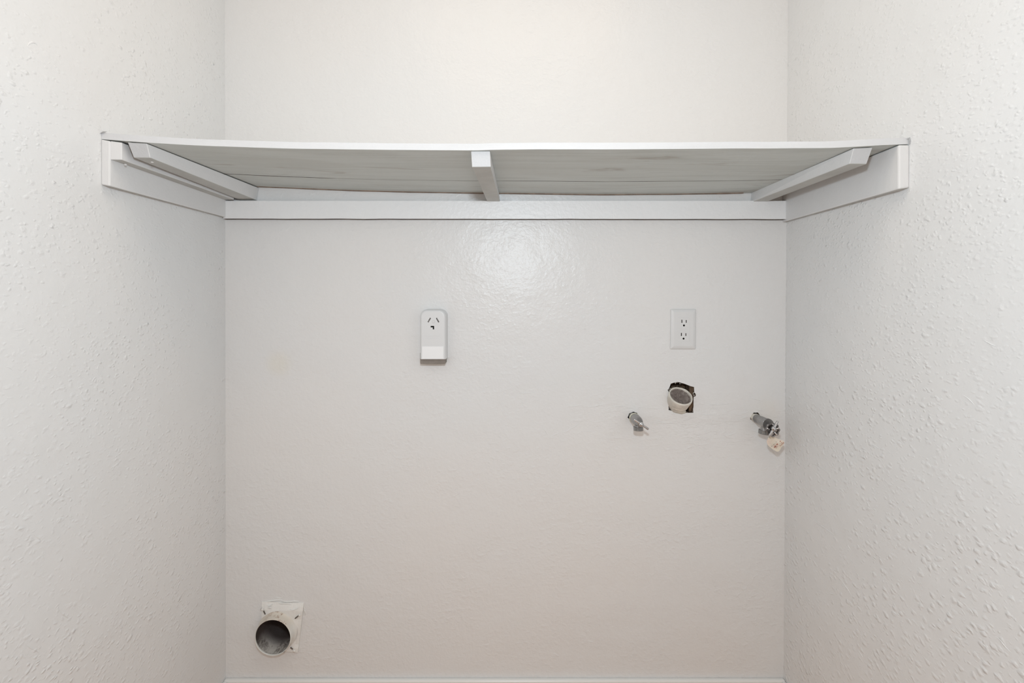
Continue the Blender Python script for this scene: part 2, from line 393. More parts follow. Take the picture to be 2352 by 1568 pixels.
tag(link('paint_ridges', bm, M['back'], wall, smooth=True), kind='stuff')
bm = bmesh.new()
cx, cy = 75, 110
ridge(bm, [(cx+12*math.cos(t), cy+12*math.sin(t)*1.1) for t in [math.pi*(1.05+.11*i) for i in range(9)]], 'left', .0022, .0009)
for a in [((212,610),(228,600)), ((222,855),(228,835)), ((219,820),(230,812)), ((50,608),(53,612)), ((180,905),(195,920)), ((215,985),(224,995)), ((110,870),(128,860)), ((10,840),(30,850)), ((75,1228),(95,1240)), ((130,1400),(160,1420)), ((60,1480),(90,1500)), ((15,530),(35,538)), ((30,760),(60,752)), ((255,1080),(275,1060))]:
    ridge(bm, squiggle(*a, 7, 1.2, r), 'left', .0012, .0005)
tag(link('paint_ridges', bm, M['left'], wl, smooth=True), kind='stuff')

# ---------------------------------------------------------------- wall shelf
shelf = empty('wall_shelf', (0, 0, EYE+.28), 'long white painted wooden shelf spanning the alcove wall to wall on cleats', 'shelf')
def interp(tab, x):
    if x <= tab[0][0]: return tab[0][1]
    for (a, va), (b_, vb) in zip(tab, tab[1:]):
        if x <= b_: return va+(vb-va)*(x-a)/(b_-a)
    return tab[-1][1]
FRONT = [(228, 319), (300, 324.5), (340, 327.5), (452, 334), (640, 340.6), (800, 343), (900, 344), (1080, 345.4), (1150, 343.6), (1230, 342.6), (1400, 343), (1680, 341), (1904, 340), (1960, 337), (2030, 333), (2063, 331.8), (2092, 331)]
BACK = [(517, 427), (595, 429.5), (700, 434), (798, 438), (930, 441.5), (1050, 443.8), (1200, 445.5), (1368, 448), (1537, 447), (1640, 445.5), (1727, 443.5), (1808, 438)]
def yfront(t): return lerp(-.400, -.411, t)
N = 64
def under(t, u):
    """underside point: t across, u 0 front .. 1 back"""
    yf = yfront(t); xf = lerp(xl(EYE+.3)+.0005, xr(EYE+.3)-.0005, t); yy = lerp(yf, -.003, u)
    pf = VX+xf*S*D/(D+yf); pb = VX+xf*S
    zf = P(0, interp(FRONT, pf), yf).z; zbk = P(0, interp(BACK, pb), 0).z
    return Vector((xf, yy, lerp(zf, zbk, u)))
def plank(name, u0, u1, label):
    bm = bmesh.new(); rows = []
    for i in range(N+1):
        t = i/N; gap = .0120 if .05 < t < .225 else (.0035 if t < .50 else .0070)
        a = under(t, u0); b_ = under(t, u1-(gap if u1 < .9 else 0)); th = .0130
        rag = noise.noise(Vector((t*26, u0*9, 1)))*.0006
        ta = a+Vector((0, 0, th+rag)); tb = b_+Vector((0, 0, th))
        rows.append([bm.verts.new(q) for q in (a+Vector((0, 0, .5*rag)), b_, tb, ta)])
    for p, q in zip(rows, rows[1:]):
        for j in range(4):
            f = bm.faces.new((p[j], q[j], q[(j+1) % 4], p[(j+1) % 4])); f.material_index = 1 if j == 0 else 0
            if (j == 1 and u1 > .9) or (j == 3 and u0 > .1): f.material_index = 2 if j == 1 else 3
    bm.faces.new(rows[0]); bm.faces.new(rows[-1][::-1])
    o = link(name, bm, [M['board'], M['under'], M['rawwood'], M['gapshade']], shelf); tag(o, label); return o
US = 1-.148/.403
plank('shelf_board', 0, US, 'wide front board with streaked underside greyed as shade')
plank('shelf_board', US+.0012, 1, 'narrow rear board of the shelf with brown bare back edge')
# rough brown back edge of the rear board
bm = bmesh.new(); rows = []
for i in range(N+1):
    t = .06+.86*i/N; a = under(t, 1.0); h = .0028+.0018*noise.noise(Vector((t*14, 3, 0))); 
    rows.append([bm.verts.new(a+Vector((0, y, z))) for y, z in ((-.0100, .0005), (-.0080, -h*.55), (.0015, -h*.35), (.0015, .003))])
for p, q in zip(rows, rows[1:]):
    for j in range(4): bm.faces.new((p[j], q[j], q[(j+1) % 4], p[(j+1) % 4]))
bm.faces.new(rows[0]); bm.faces.new(rows[-1][::-1])
tag(link('splintered_edge', bm, M['rawwood'], shelf), 'bare brown rear edge of the underside')

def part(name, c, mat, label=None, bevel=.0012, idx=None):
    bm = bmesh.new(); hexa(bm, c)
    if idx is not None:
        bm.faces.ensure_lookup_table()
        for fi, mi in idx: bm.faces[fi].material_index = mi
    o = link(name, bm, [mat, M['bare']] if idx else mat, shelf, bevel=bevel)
    if label: o['label'] = label
    return o
# cleats
zc0, zc1 = EYE+.2165, EYE+.300
xa, xa2 = P(251.8, 0, -.401).x, P(517.5, 0, -.019).x
xw = xl(EYE+.25)
part('side_cleat', [(xw, -.401, EYE+.2165), (xa, -.401, EYE+.2135), (xa+.0005, -.401, EYE+.303), (xw, -.401, EYE+.3065),
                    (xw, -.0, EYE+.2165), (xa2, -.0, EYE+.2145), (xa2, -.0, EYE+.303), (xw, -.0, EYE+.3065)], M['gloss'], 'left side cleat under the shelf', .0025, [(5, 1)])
xb, xb2, xv = P(2064.5, 0, -.413).x, P(1806, 0, -.019).x, xr(EYE+.25)
part('side_cleat', [(xb, -.413, EYE+.2048), (xv, -.413, EYE+.2078), (xv, -.413, EYE+.2915), (xb, -.413, EYE+.2915),
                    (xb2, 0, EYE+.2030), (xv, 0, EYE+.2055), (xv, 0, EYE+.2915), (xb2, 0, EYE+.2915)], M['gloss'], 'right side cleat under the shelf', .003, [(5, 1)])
# back cleat with shade painted dark on its slightly wavy bottom
bm = bmesh.new(); rows = []
for i in range(81):
    t = i/80; x = lerp(xa2-.006, xb2+.004, t); wv = .0008*noise.noise(Vector((t*22, 0, 5)))
    z0 = lerp(EYE+.2112, EYE+.2100, t)+wv; z1 = lerp(EYE+.2608, EYE+.2608, t)+wv*.4
    rows.append([bm.verts.new(q) for q in ((x, -.0180, z0), (x, -.001, z0-.0005), (x, -.001, z1), (x, -.0180, z1))])
for p, q in zip(rows, rows[1:]):
    for j in range(4):
        f = bm.faces.new((p[j], q[j], q[(j+1) % 4], p[(j+1) % 4])); f.material_index = 1 if j == 0 else 0
bm.faces.new(rows[0]); bm.faces.new(rows[-1][::-1])
tag(link('back_cleat', bm, [M['cleat'], M['gapshade']], shelf), 'long back cleat on the rear wall, lower edge coloured dark as shade')
# second strip screwed onto the left cleat
xs = P(279.5, 0, -.399).x
part('ledger_strip', [(xa, -.399, P(0, 366.5, -.399).z), (xs, -.399, P(0, 367, -.399).z), (xs, -.399, EYE+.3005), (xa, -.399, EYE+.3035),
                      (xa2, -.024, EYE+.2625), (P(537.7, 0, -.024).x, -.024, EYE+.2625), (P(537.7, 0, -.024).x, -.024, EYE+.298), (xa2, -.024, EYE+.298)],
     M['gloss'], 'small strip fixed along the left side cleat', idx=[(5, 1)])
# three support bars, raked front ends; one edge left unpainted
def sb(px, py, y): return P(px, py, y)
def barpart(c, label, idx):
    bm = bmesh.new(); hexa(bm, c); bm.faces.ensure_lookup_table()
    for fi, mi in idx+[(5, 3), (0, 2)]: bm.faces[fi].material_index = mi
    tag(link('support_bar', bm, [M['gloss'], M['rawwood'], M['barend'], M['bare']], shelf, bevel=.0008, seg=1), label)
zt_ = EYE+.2995
barpart([P(307, 362, -.386), P(345, 362.5, -.386), P(336.8, 329.3, -.3985), P(293, 326.8, -.3985),
         P(553, 460.0, -.001), P(590.0, 460.0, -.001), P(594.5, 431.5, -.001), P(555, 431.5, -.001)],
        'left support bar with a raked front end', [(2, 1)])
barpart([P(1084.2, 383.5, -.398), P(1127, 383.2, -.398), P(1125.3, 347.0, -.400), P(1082, 347.3, -.400),
         P(1120.0, 464.8, -.001), P(1148.5, 464.8, -.001), P(1146.5, 444.6, -.001), P(1118, 444.2, -.001)],
        'middle support bar with a square front end', [(0, 2)])
barpart([P(1951.3, 376.3, -.390), P(1990.6, 376.6, -.390), P(2004.6, 338.6, -.404), P(1960.6, 340.4, -.404),
         P(1723.5, 465.3, -.001), P(1755, 465.3, -.001), P(1757, 442.0, -.001), P(1726, 442.5, -.001)],
        'right support bar with a raked front end', [(3, 1)])
for px, py, y in ((349.5, 372.5, -.372), (288.5, 377.8, -.380), (1131, 456, -.030)):
    bm = bmesh.new(); q = P(px, py, y); bmesh.ops.create_uvsphere(bm, u_segments=12, v_segments=8, radius=.0026, matrix=Matrix.Translation(q)@Matrix.Diagonal((1, 1, .5, 1)))
    link('nail_head', bm, M['gloss'] if px < 1000 else M['steel'], shelf, smooth=True)
# flakes of paint curling at the shelf's upper front corners
bm = bmesh.new()
v = [bm.verts.new(P(*q)) for q in ((219, 303.5, -.402), (229, 306.5, -.404), (240, 304.5, -.402), (247, 302, -.399), (236, 301.5, -.396), (227, 303, -.398))]
bm.faces.new(v); bmesh.ops.solidify(bm, geom=bm.faces[:], thickness=.0006)
link('paint_flake', bm, M['board'], shelf)
bm = bmesh.new()
v = [bm.verts.new(P(*q)) for q in ((2082, 318.5, -.414), (2090.5, 315.0, -.416), (2092, 320, -.416), (2092.5, 329, -.415), (2088, 332.5, -.415), (2087, 322, -.4135))]
bm.faces.new(v); bmesh.ops.solidify(bm, geom=bm.faces[:], thickness=.0007)
link('paint_flake', bm, M['board'], shelf)

# ---------------------------------------------------------------- dryer outlet
def screw(parent, c, rr, mat, ang=.5, depth=.0015):
    bm = bmesh.new(); lathe(bm, [(0, rr), (depth*.6, rr), (depth, rr*.8)], c, (0, -1, 0), 20)
    o = link('screw', bm, mat, parent)
    return o
YD = -.036
c0 = P(996, 770, YD)
dr = empty('dryer_outlet', (c0.x, 0, c0.z), 'white surface-mounted dryer power outlet with angled slots and blank sticker', 'outlet')
def arch(x0, x1, z0, z1, rtop, rbot, n=8):
    pts = []
    for cx_, cz_, rr, a0 in ((x1-rbot, z0+rbot, rbot, -90), (x1-rtop, z1-rtop, rtop, 0), (x0+rtop, z1-rtop, rtop, 90), (x0+rbot, z0+rbot, rbot, 180)):
        for i in range(n+1):
            a = math.radians(a0+90*i/n); pts.append((cx_+rr*math.cos(a), cz_+rr*math.sin(a)))
    return pts
# back ring to front ring with a rounded shoulder
def shell(bm, x0, x1, z0, z1, rt, rb, prof, n=8):
    rings = []
    for y, ins in prof:
        pts = arch(x0+ins, x1-ins, z0+ins*.25, z1-ins, max(rt-ins*.6, .002), max(rb-ins*.3, .0008), n)
        rings.append([bm.verts.new((x, y, z)) for x, z in pts])
    m = len(rings[0])
    for p, q in zip(rings, rings[1:]):
        for i in range(m): bm.faces.new((p[i], p[(i+1) % m], q[(i+1) % m], q[i]))
    bm.faces.new(rings[0]); bm.faces.new(rings[-1][::-1])
dx0, dx1 = P(966, 0, -.02).x, P(1026.5, 0, -.02).x
dz0, dz1 = P(0, 826.0, YD).z, P(0, 709.5, -.014).z
bm = bmesh.new(); shell(bm, dx0, dx1, dz0, dz1, .020, .003, [(0, 0), (-.026, .0006), (-.0325, .0022), (-.0352, .0045), (YD, .0070)])
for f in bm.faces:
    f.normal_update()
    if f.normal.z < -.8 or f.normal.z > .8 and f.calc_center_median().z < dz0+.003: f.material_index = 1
house = link('housing', bm, [M['plastic'], M['tan']], dr)
pC = lambda px, py: P(px, py, YD)
def slot_cut(cx_, cz_, w_, h_, ang, parent_off, y0, y1):
    bm = bmesh.new(); ca, sa = math.cos(ang), math.sin(ang); pts = []
    for a, b_ in ((-w_/2, -h_/2), (w_/2, -h_/2), (w_/2, h_/2), (-w_/2, h_/2)):
        pts.append((cx_+a*ca-b_*sa-parent_off.x, cz_+a*sa+b_*ca-parent_off.z))
    prism(bm, pts, y0-parent_off.y, y1-parent_off.y); return bm
def slot_fill(cx_, cz_, w_, h_, ang, y0, y1, parent, mat=None, name='slot'):
    bm = slot_cut(cx_, cz_, w_, h_, ang, Vector((0, 0, 0)), y0, y1); return link(name, bm, mat or M['dark'], parent)
off = Vector((0, 0, 0))
slots = []
for px, py, wpx, hpx, a in ((986.1, 734.8, 2.7, 11.2, -30), (1005.2, 734.9, 2.7, 11.2, 30), (993.0, 749.9, 7.8, 3.4, 0), (995.6, 752.6, 3.2, 7.0, 0)):
    q = pC(px, py); k_ = (D+YD)/D/S; slots.append((q.x, q.z, wpx*k_, hpx*k_, math.radians(a)))
cut(house, [(slot_cut(*s, off, YD-.01, YD+.010), M['dark']) for s in slots])
# metal contacts deep inside the slots
for s in slots[:2]: slot_fill(s[0], s[1], s[2]*.5, s[3]*.85, s[4], YD+.0025, YD+.0098, house, M['darkmetal'], 'contact')
q = pC(995.6, 738.3); screw(house, (q.x, YD+.0002, q.z), .0043, M['plastic_grey'])
# moulded lines and the blank sticker
bm = bmesh.new()
for py, a, b_ in ((708.5+62.7, 974, 1012), (777.5, 980, 1004)):
    q0, q1 = pC(a, py), pC(b_, py); box(bm, q0.x, q1.x, YD-.0005, YD+.001, q0.z-.0005, q0.z+.0005)
link('moulded_rib', bm, M['plastic'], house, bevel=.0002)
q0, q1 = P(969.5, 823.7, YD-.0006), P(1018.5, 795.5, YD-.0006)
bm = bmesh.new(); box(bm, q0.x, q1.x, YD-.0006, YD+.0005, q0.z, q1.z); tag(link('sticker', bm, M['label'], dr), 'blank bright white sticker at the bottom')
# tan back box edge visible under the cover
bm = bmesh.new(); pts = arch(dx0+.0006, dx1-.003, P(0, 832.3, -.002).z, dz0+.02, .003, .003, 4); prism(bm, pts, -.030, 0)
link('back_box', bm, M['tan'], dr, bevel=.0006)

# ---------------------------------------------------------------- duplex outlet
YP = -.0062
c0 = P(1568.5, 755.5)
du = empty('duplex_outlet', (c0.x, 0, c0.z), 'white duplex power outlet with rectangular cover plate above the drain pipe', 'outlet')
hx, hz = (1598-1539.3)/2/S, (801.2-709)/2/S
def plate(bm, cx_, cz_, hx, hz, prof, rc, lean=0, n=5):
    rings = []
    for y, ins in prof:
        pts = arch(cx_-hx+ins, cx_+hx-ins, cz_-hz+ins, cz_+hz-ins, max(rc-ins*.4, .0006), max(rc-ins*.4, .0006), n)
        rings.append([bm.verts.new((x+(z-cz_)*lean, y, z)) for x, z in pts])
    m = len(rings[0])
    for p, q in zip(rings, rings[1:]):
        for i in range(m): bm.faces.new((p[i], p[(i+1) % m], q[(i+1) % m], q[i]))
    bm.faces.new(rings[0]); bm.faces.new(rings[-1][::-1])
LEAN = .012
bm = bmesh.new(); plate(bm, c0.x, c0.z, hx, hz, [(0, 0), (-.0022, .0002), (-.0040, .0022), (-.0054, .0060), (YP, .0095)], .003, LEAN)
cover = link('cover_plate', bm, M['plastic_grey'], du)
off = Vector((0, 0, 0))
K = 1/S*(D+YP)/D
qd = P(1570.3, 756.5, YP)
rec_cut = bmesh.new(); prism(rec_cut, [(x+(z-qd.z)*LEAN-off.x, z-off.z) for x, z in arch(qd.x-.0170, qd.x+.0170, qd.z-.0335, qd.z+.0335, .0012, .0012, 3)], YP-.01, YP+.012)
cut(cover, [(rec_cut, M['plastic_grey'])])
bm = bmesh.new(); prism(bm, [(x+(z-qd.z)*LEAN, z) for x, z in arch(qd.x-.01692, qd.x+.01692, qd.z-.03342, qd.z+.03342, .0010, .0010, 3)], YP+.0002, YP+.008)
face = link('receptacle_face', bm, M['plastic_grey'], du)
cc = []; fills = []
for dy, cxp in ((0, 0), (30.2, -.9)):
    for px, py, wd, hg in ((1566.1, 737.6, 2.3, 7.0), (1576.1, 737.9, 2.0, 6.2)):
        q = P(px+cxp, py+dy, YP); cc.append((slot_cut(q.x, q.z, wd*K, hg*K, 0, off, YP-.01, YP+.0065), M['dark']))
        fills.append((q, wd, hg))
    q = P(1571.0+cxp, 747.2+dy, YP); b = bmesh.new(); lathe(b, [(-.01, 2.3*K), (.0060, 2.3*K)], (q.x-off.x, YP, q.z-off.z), (0, 1, 0), 16); cc.append((b, M['dark']))
cut(face, cc)
for q, wd, hg in fills: slot_fill(q.x, q.z, wd*K*.45, hg*K*.8, 0, YP+.0022, YP+.0064, face, M['darkmetal'], 'contact')

# ---------------------------------------------------------------- drain standpipe
ax = Vector((.06, -.594, .798)).normalized()
rc = P(1563.8, 908.6, -.018)
dp = empty('drain_pipe', (rc.x, 0, rc.z), 'stubby cream painted standpipe in a jagged wall hole below the duplex outlet', 'pipe')
RO, RI = .0322, .0288
bm = bmesh.new()
a_, u_, v_ = frame(ax)
rings = []
# outer skin: bends from the tilted mouth down into the wall
path = [(Vector(rc), ax, 1.0), (rc-ax*.004, ax, 1.03), (rc-ax*.010, ax, 1.0), (rc-ax*.020+Vector((0, .001, 0)), ax, .97), (rc-ax*.033+Vector((.001, .006, -.001)), Vector((.04, -.55, .83)), .92),
        (rc-ax*.043+Vector((.003, .018, -.003)), Vector((.04, -.5, .85)), .86), (rc-ax*.055+Vector((.004, .040, -.004)), Vector((.02, -.4, .9)), .84)]
n = 40
def ringat(c_, d_, rr, jit=0):
    a2, u2, v2 = frame(d_); out = []
    for i in range(n):
        th = 2*math.pi*i/n; j = 1+jit*noise.noise(Vector((math.cos(th)*2, math.sin(th)*2, c_.z*90)))
        out.append(bm.verts.new(c_+(u2*math.cos(th)+v2*math.sin(th))*rr*j))
    return out
rings = [ringat(rc-ax*.030, ax, RI*.99), ringat(rc-ax*.002, ax, RI), ringat(Vector(rc), ax, RI+.0006)]
rings += [ringat(c_, d_, RO*k_, .035) for c_, d_, k_ in path]
for p, q in zip(rings, rings[1:]):
    for i in range(n): bm.faces.new((p[i], p[(i+1) % n], q[(i+1) % n], q[i]))
link('pipe_body', bm, M['pvc'], dp, smooth=True)
bm = bmesh.new(); R_ = random.Random(2)
rings = []
for kk, rr in enumerate((RI*.995, RI*.8, RI*.55, RI*.3, .001)):
    ring = []
    for i in range(n):
        th = 2*math.pi*i/n
        ring.append(bm.verts.new(rc-ax*(.0075+.006*(1-rr/RI)+R_.uniform(-.0006, .0006)+.003*math.sin(th))+(u_*math.cos(th)+v_*math.sin(th))*rr))
    rings.append(ring)
for p, q in zip(rings, rings[1:]):
    for i in range(n): bm.faces.new((p[i], p[(i+1) % n], q[(i+1) % n], q[i]))
bm.faces.new(rings[-1])
tag(link('pipe_lining', bm, M['grime'], dp, smooth=True), 'grimy brown inside of the pipe')
# caulk smeared below the pipe
bm = bmesh.new()
cap = [(1541, 934), (1548, 931), (1560, 934), (1572, 938), (1576, 944), (1574, 949), (1566, 951), (1552, 948), (1546, 946), (1541, 941)]
a = [bm.verts.new(P(px, py, -.001)) for px, py in cap]; cxx = P(1559, 941, -.010); c_ = bm.verts.new(cxx)
mid = [bm.verts.new(P(1559+(px-1559)*.6, 941+(py-941)*.6, -.0075)) for px, py in cap]; bk = [bm.verts.new(P(px, py, .012)) for px, py in cap]
for i in range(len(cap)):
    j = (i+1) % len(cap)
    bm.faces.new((a[i], a[j], mid[j], mid[i])); bm.faces.new((mid[i], mid[j], c_)); bm.faces.new((bk[i], bk[j], a[j], a[i]))
tag(link('caulk', bm, M['caulk'], dp, smooth=True), 'lumpy cream caulk under the pipe')

# ---------------------------------------------------------------- water valves
def valve_frame(x, z): return lambda t: Vector((x, -t, z))
def threaded(bm, org, axis, r0, L, pitch=.0016, depth=.0006, n=24):
    prof = []; t = 0
    while t < L: prof += [(t, r0), (t+pitch*.5, r0-depth)]; t += pitch
    lathe(bm, [(0, r0*.9)]+[(a+.0002, b_) for a, b_ in prof]+[(L+.0004, r0*.9)], org, axis, n)
# left valve
x, z = P(1452.6, 0).x+.0005, P(0, 955.4).z
va = empty('water_valve', (x, 0, z), 'short chrome washer valve with lever handle, left of the drain pipe', 'valve')
pt = valve_frame(x, z)
bm = bmesh.new(); lathe(bm, [(-.05, .0085), (.012, .0085)], pt(0), (0, -1, 0), 20); link('supply_pipe', bm, M['brassy'], va, smooth=False)
bm = bmesh.new(); lathe(bm, [(0, .0118), (.001, .0126), (.011, .0126), (.0125, .0118)], pt(.006), (0, -1, 0), 6); tag(link('hex_nut', bm, M['steel'], va, bevel=.0006), 'grey hexagonal nut')
bm = bmesh.new(); lathe(bm, [(0, .0130), (.0006, .0142), (.005, .0142), (.006, .0132)], pt(.0185), (0, -1, 0), 28); tag(link('collar', bm, M['brassy'], va), 'pale yellowish collar')
bm = bmesh.new(); lathe(bm, [(.0, .0128), (.006, .0136), (.018, .0138), (.030, .0134), (.040, .0118), (.048, .0095), (.055, .0080), (.058, .0062)], pt(.024), (0, -1, 0), 32)
link('valve_body', bm, M['steel'], va, smooth=True)
bm = bmesh.new(); lathe(bm, [(0, .0092), (.008, .0100)], pt(.058)+Vector((0, 0, -.006)), (0, -.15, -1), 24); link('outlet_neck', bm, M['steel'], va, smooth=False)
bm = bmesh.new(); o_ = pt(.060)+Vector((0, 0, -.0125)); threaded(bm, o_, (0, -.10, -1), .0132, .0105); link('outlet_thread', bm, M['steel'], va)
bm = bmesh.new(); lathe(bm, [(0, .0040), (.010, .0040)], pt(.080), (0, -1, 0), 14); link('stem', bm, M['darkmetal'], va)
hc = P(1473.0, 974.3, -.088); hd = Vector((.826, .02, -.564))
ha = bmesh.new(); bar(ha, hc-hd*.0235, hc+hd*.0235, .0026, .0032); lathe(ha, [(0, .0052), (.002, .0062), (.006, .0062), (.0075, .0050)], hc+Vector((0, .003, 0)), (0, -1, 0), 24)
hh = link('handle', ha, M['chrome'], va, smooth=True)
bm = bmesh.new(); lathe(bm, [(0, .0034), (.0015, .0034), (.0028, .0016)], hc+Vector((0, -.0045, 0)), (0, -1, 0), 16); link('screw', bm, M['chrome'], hh, smooth=True)
# right valve
x, z = P(1733.2, 0).x, P(0, 958.4).z
vb = empty('water_valve', (x, 0, z), 'long tarnished washer valve with star wheel handle and hanging tag, right of the drain pipe', 'valve')
pt = valve_frame(x, z)
bm = bmesh.new(); lathe(bm, [(-.06, .0085), (.03, .0085)], pt(0), (0, -1, 0), 20); link('supply_pipe', bm, M['steel'], vb)
bm = bmesh.new(); lathe(bm, [(0, .0112), (.001, .0124), (.012, .0124), (.014, .0112)], pt(-.003), (0, -1, 0), 6); tag(link('hex_nut', bm, M['caulk'], vb, bevel=.0006), 'hexagonal nut smeared with cream paint')
bm = bmesh.new(); lathe(bm, [(0, .0105), (.001, .0118), (.020, .0118), (.0215, .0108)], pt(.0115), (0, -1, 0), 28); link('coupling', bm, M['steel'], vb)
bm = bmesh.new(); lathe(bm, [(0, .0116), (.0012, .0130), (.028, .0132), (.032, .0150), (.038, .0150)], pt(.0335), (0, -1, 0), 28); link('valve_body', bm, M['steel'], vb, bevel=.0005, seg=1)
bm = bmesh.new(); lathe(bm, [(0, .0088), (.016, .0100)], pt(.054)+Vector((0, 0, -.007)), (-.12, 0, -1), 24); link('outlet_neck', bm, M['steel'], vb)
bm = bmesh.new(); threaded(bm, pt(.052)+Vector((-.0015, 0, -.0205)), (-.12, 0, -1), .0132, .0100); link('outlet_thread', bm, M['steel'], vb)
# star wheel: dished rim with knuckles and spokes
lob = lambda th: 1+.07*math.cos(8*th)
bm = bmesh.new(); wc = P(1772.0, 985.5, -.088)
lathe(bm, [(0, .0160), (.002, .0176), (.007, .0180), (.008, .0168), (.0075, .0140), (.0035, .0132), (.001, .0060), (.0, .0040)], wc, (0, -1, 0), 64, lob)
wheel = link('star_wheel', bm, M['darkmetal'], vb, smooth=False)
bm = bmesh.new()
for i in range(5):
    th = math.radians(72*i+20); d = Vector((math.cos(th), 0, math.sin(th))); bar(bm, wc+d*.006+Vector((0, -.004, 0)), wc+d*.0172+Vector((0, -.0085, 0)), .0019, .0026, 10)
link('knuckles', bm, M['chrome'], wheel, smooth=True)
hc = P(1777.0, 984.0, -.104); hd = Vector((.497, .02, .868))
bm = bmesh.new(); lathe(bm, [(0, .0045), (.018, .0045)], hc+Vector((-.0006, .018, .0006)), (0, -1, 0), 16); link('stem', bm, M['darkmetal'], vb)
ha = bmesh.new(); bar(ha, hc-hd*.0225, hc+hd*.0225, .0033, .0031); lathe(ha, [(0, .0050), (.002, .0062), (.006, .0062), (.0075, .0046)], hc+Vector((0, .003, 0)), (0, -1, 0), 24)
hh = link('handle', ha, M['chrome'], vb, smooth=True)
bm = bmesh.new(); lathe(bm, [(0, .0030), (.0015, .0030), (.0026, .0014)], hc+Vector((0, -.0045, 0)), (0, -1, 0), 16); link('screw', bm, M['chrome'], hh, smooth=True)

# ---------------------------------------------------------------- paper tag
def tagY(px, py): return -.074-(px-1781)*.00025+(py-1020)*.00012
outl = [(1765.5, 1003.5), (1772, 1001.5), (1779, 1004.0), (1790, 1008.5), (1800.5, 1012.5), (1801.6, 1017), (1799, 1023), (1794, 1028), (1791, 1034), (1787.5, 1037),
        (1783.5, 1036.5), (1776, 1032), (1767, 1025.5), (1762.5, 1020), (1761.0, 1013)]
tp = P(1766, 1004, -.075)
tg = empty('paper_tag', (tp.x, tp.y, tp.z), 'small cream paper tag with faded red print hanging under the right water valve', 'tag')
bm = bmesh.new(); ce = (1780.5, 1019)
front = [bm.verts.new(P(px, py, tagY(px, py))) for px, py in outl]
mid = [bm.verts.new(P(ce[0]+(px-ce[0])*.5, ce[1]+(py-ce[1])*.5, tagY(px, py)-.0006)) for px, py in outl]
cv = bm.verts.new(P(*ce, tagY(*ce)-.0016))
for i in range(len(outl)):
    j = (i+1) % len(outl); bm.faces.new((front[i], front[j], mid[j], mid[i])); bm.faces.new((mid[i], mid[j], cv))
bmesh.ops.recalc_face_normals(bm, faces=bm.faces)
bmesh.ops.solidify(bm, geom=bm.faces[:], thickness=.0006)
link('tag_card', bm, M['tagpaper'], tg)
def marks(lst, mat):
    bm = bmesh.new()
    for px, py, L, wd, ang in lst:
        c_, s_ = math.cos(math.radians(ang)), -math.sin(math.radians(ang)); q = []
        for a, b_ in ((-L/2, -wd/2), (L/2, -wd/2), (L/2, wd/2), (-L/2, wd/2)):
            X, Y = px+a*c_+b_*s_, py+a*s_-b_*c_; q.append((X, Y))
        v = [bm.verts.new(P(X, Y, tagY(X, Y)-.0026)) for X, Y in q]+[bm.verts.new(P(X, Y, tagY(X, Y)-.0003)) for X, Y in q]
        for f in ((0,1,2,3),(7,6,5,4),(0,4,5,1),(1,5,6,2),(2,6,7,3),(3,7,4,0)): bm.faces.new([v[i] for i in f])
    return link('print', bm, mat, tg)
def to_px(x, y): return 1755+x/35.63, 998+y/35.63
R_ = random.Random(9); ls = []
for x_, y_, L, wd, a in ((920,960,3.0,2.6,40), (860,1030,2.4,1.4,45), (1050,770,3.6,1.3,42), (1230,650,2.6,1.5,40), (1330,540,2.4,1.2,30), (1110,800,2.0,1.4,42), (1190,700,1.4,1.2,0), (1340,700,2.0,.9,35), (1430,650,1.6,.8,-40), (1500,740,1.8,1.1,-35),
                         (1435,820,1.4,1.3,0), (1350,905,1.1,1.2,0), (1595,670,1.4,2.0,90), (1045,900,.8,.8,0), (1045,1010,.8,.8,0), (990,1085,1.5,.7,10), (1095,965,.9,.6,0)):
    X, Y = to_px(x_, y_); ls.append((X, Y, L*1.15, wd*1.15, a))
tag(marks(ls, M['red']), 'faded red print on the tag')
ls = [(*to_px(x_, y_), L, wd, a) for x_, y_, L, wd, a in ((640,940,3.2,.8,55), (795,800,1.6,1.0,20), (990,600,1.8,.9,15), (890,710,1.2,.7,10))]
tag(marks(ls, M['greyprint']), 'faded grey print on the tag')
bm = bmesh.new(); bar(bm, P(1767.5, 1005.5, -.077), P(1764, 990, -.060), .0006, n=8, cap=False); link('string', bm, M['caulk'], tg)

# ---------------------------------------------------------------- dryer vent
dv = empty('dryer_vent', (VC.x, 0, VC.z), 'round dryer exhaust duct collar on a painted square wall plate near the left corner', 'vent')
# plate: slightly dished sheet, leaning clockwise
YV = -.008
corn = [(599.0, 1489.5), (683.5, 1498.5), (697.5, 1384.5), (601.5, 1381.5)]
bm = bmesh.new(); G = 12; grid = []
def edge_y(u, v): 
    e = min(u, 1-u, v, 1-v); return YV*(min(1, e*10)**.6) if e < .1 else YV
for j in range(G+1):
    row = []
    for i in range(G+1):
        u, v_ = i/G, j/G
        bx = lerp(lerp(corn[0][0], corn[1][0], u), lerp(corn[3][0], corn[2][0], u), v_); by = lerp(lerp(corn[0][1], corn[1][1], u), lerp(corn[3][1], corn[2][1], u), v_)
        y = YV+.0035*noise.noise(Vector((u*3, v_*3, 2)))*min(1, 4*v_+.2)
        if v_ > .85: y *= 1-(v_-.85)/.15*.75
        if u > .86 and .12 < v_ < .75: y += .0020
        if u < .05 : y *= .8
        row.append(bm.verts.new(P(bx, by, min(y, -.0015))))
    grid.append(row)
for j in range(G):
    for i in range(G): bm.faces.new((grid[j][i], grid[j][i+1], grid[j+1][i+1], grid[j+1][i]))
bmesh.ops.recalc_face_normals(bm, faces=bm.faces)
rim = [e for e in bm.edges if e.is_boundary]
ex = bmesh.ops.extrude_edge_only(bm, edges=rim)
for v in [g for g in ex['geom'] if isinstance(g, bmesh.types.BMVert)]: v.co.y = 0.0
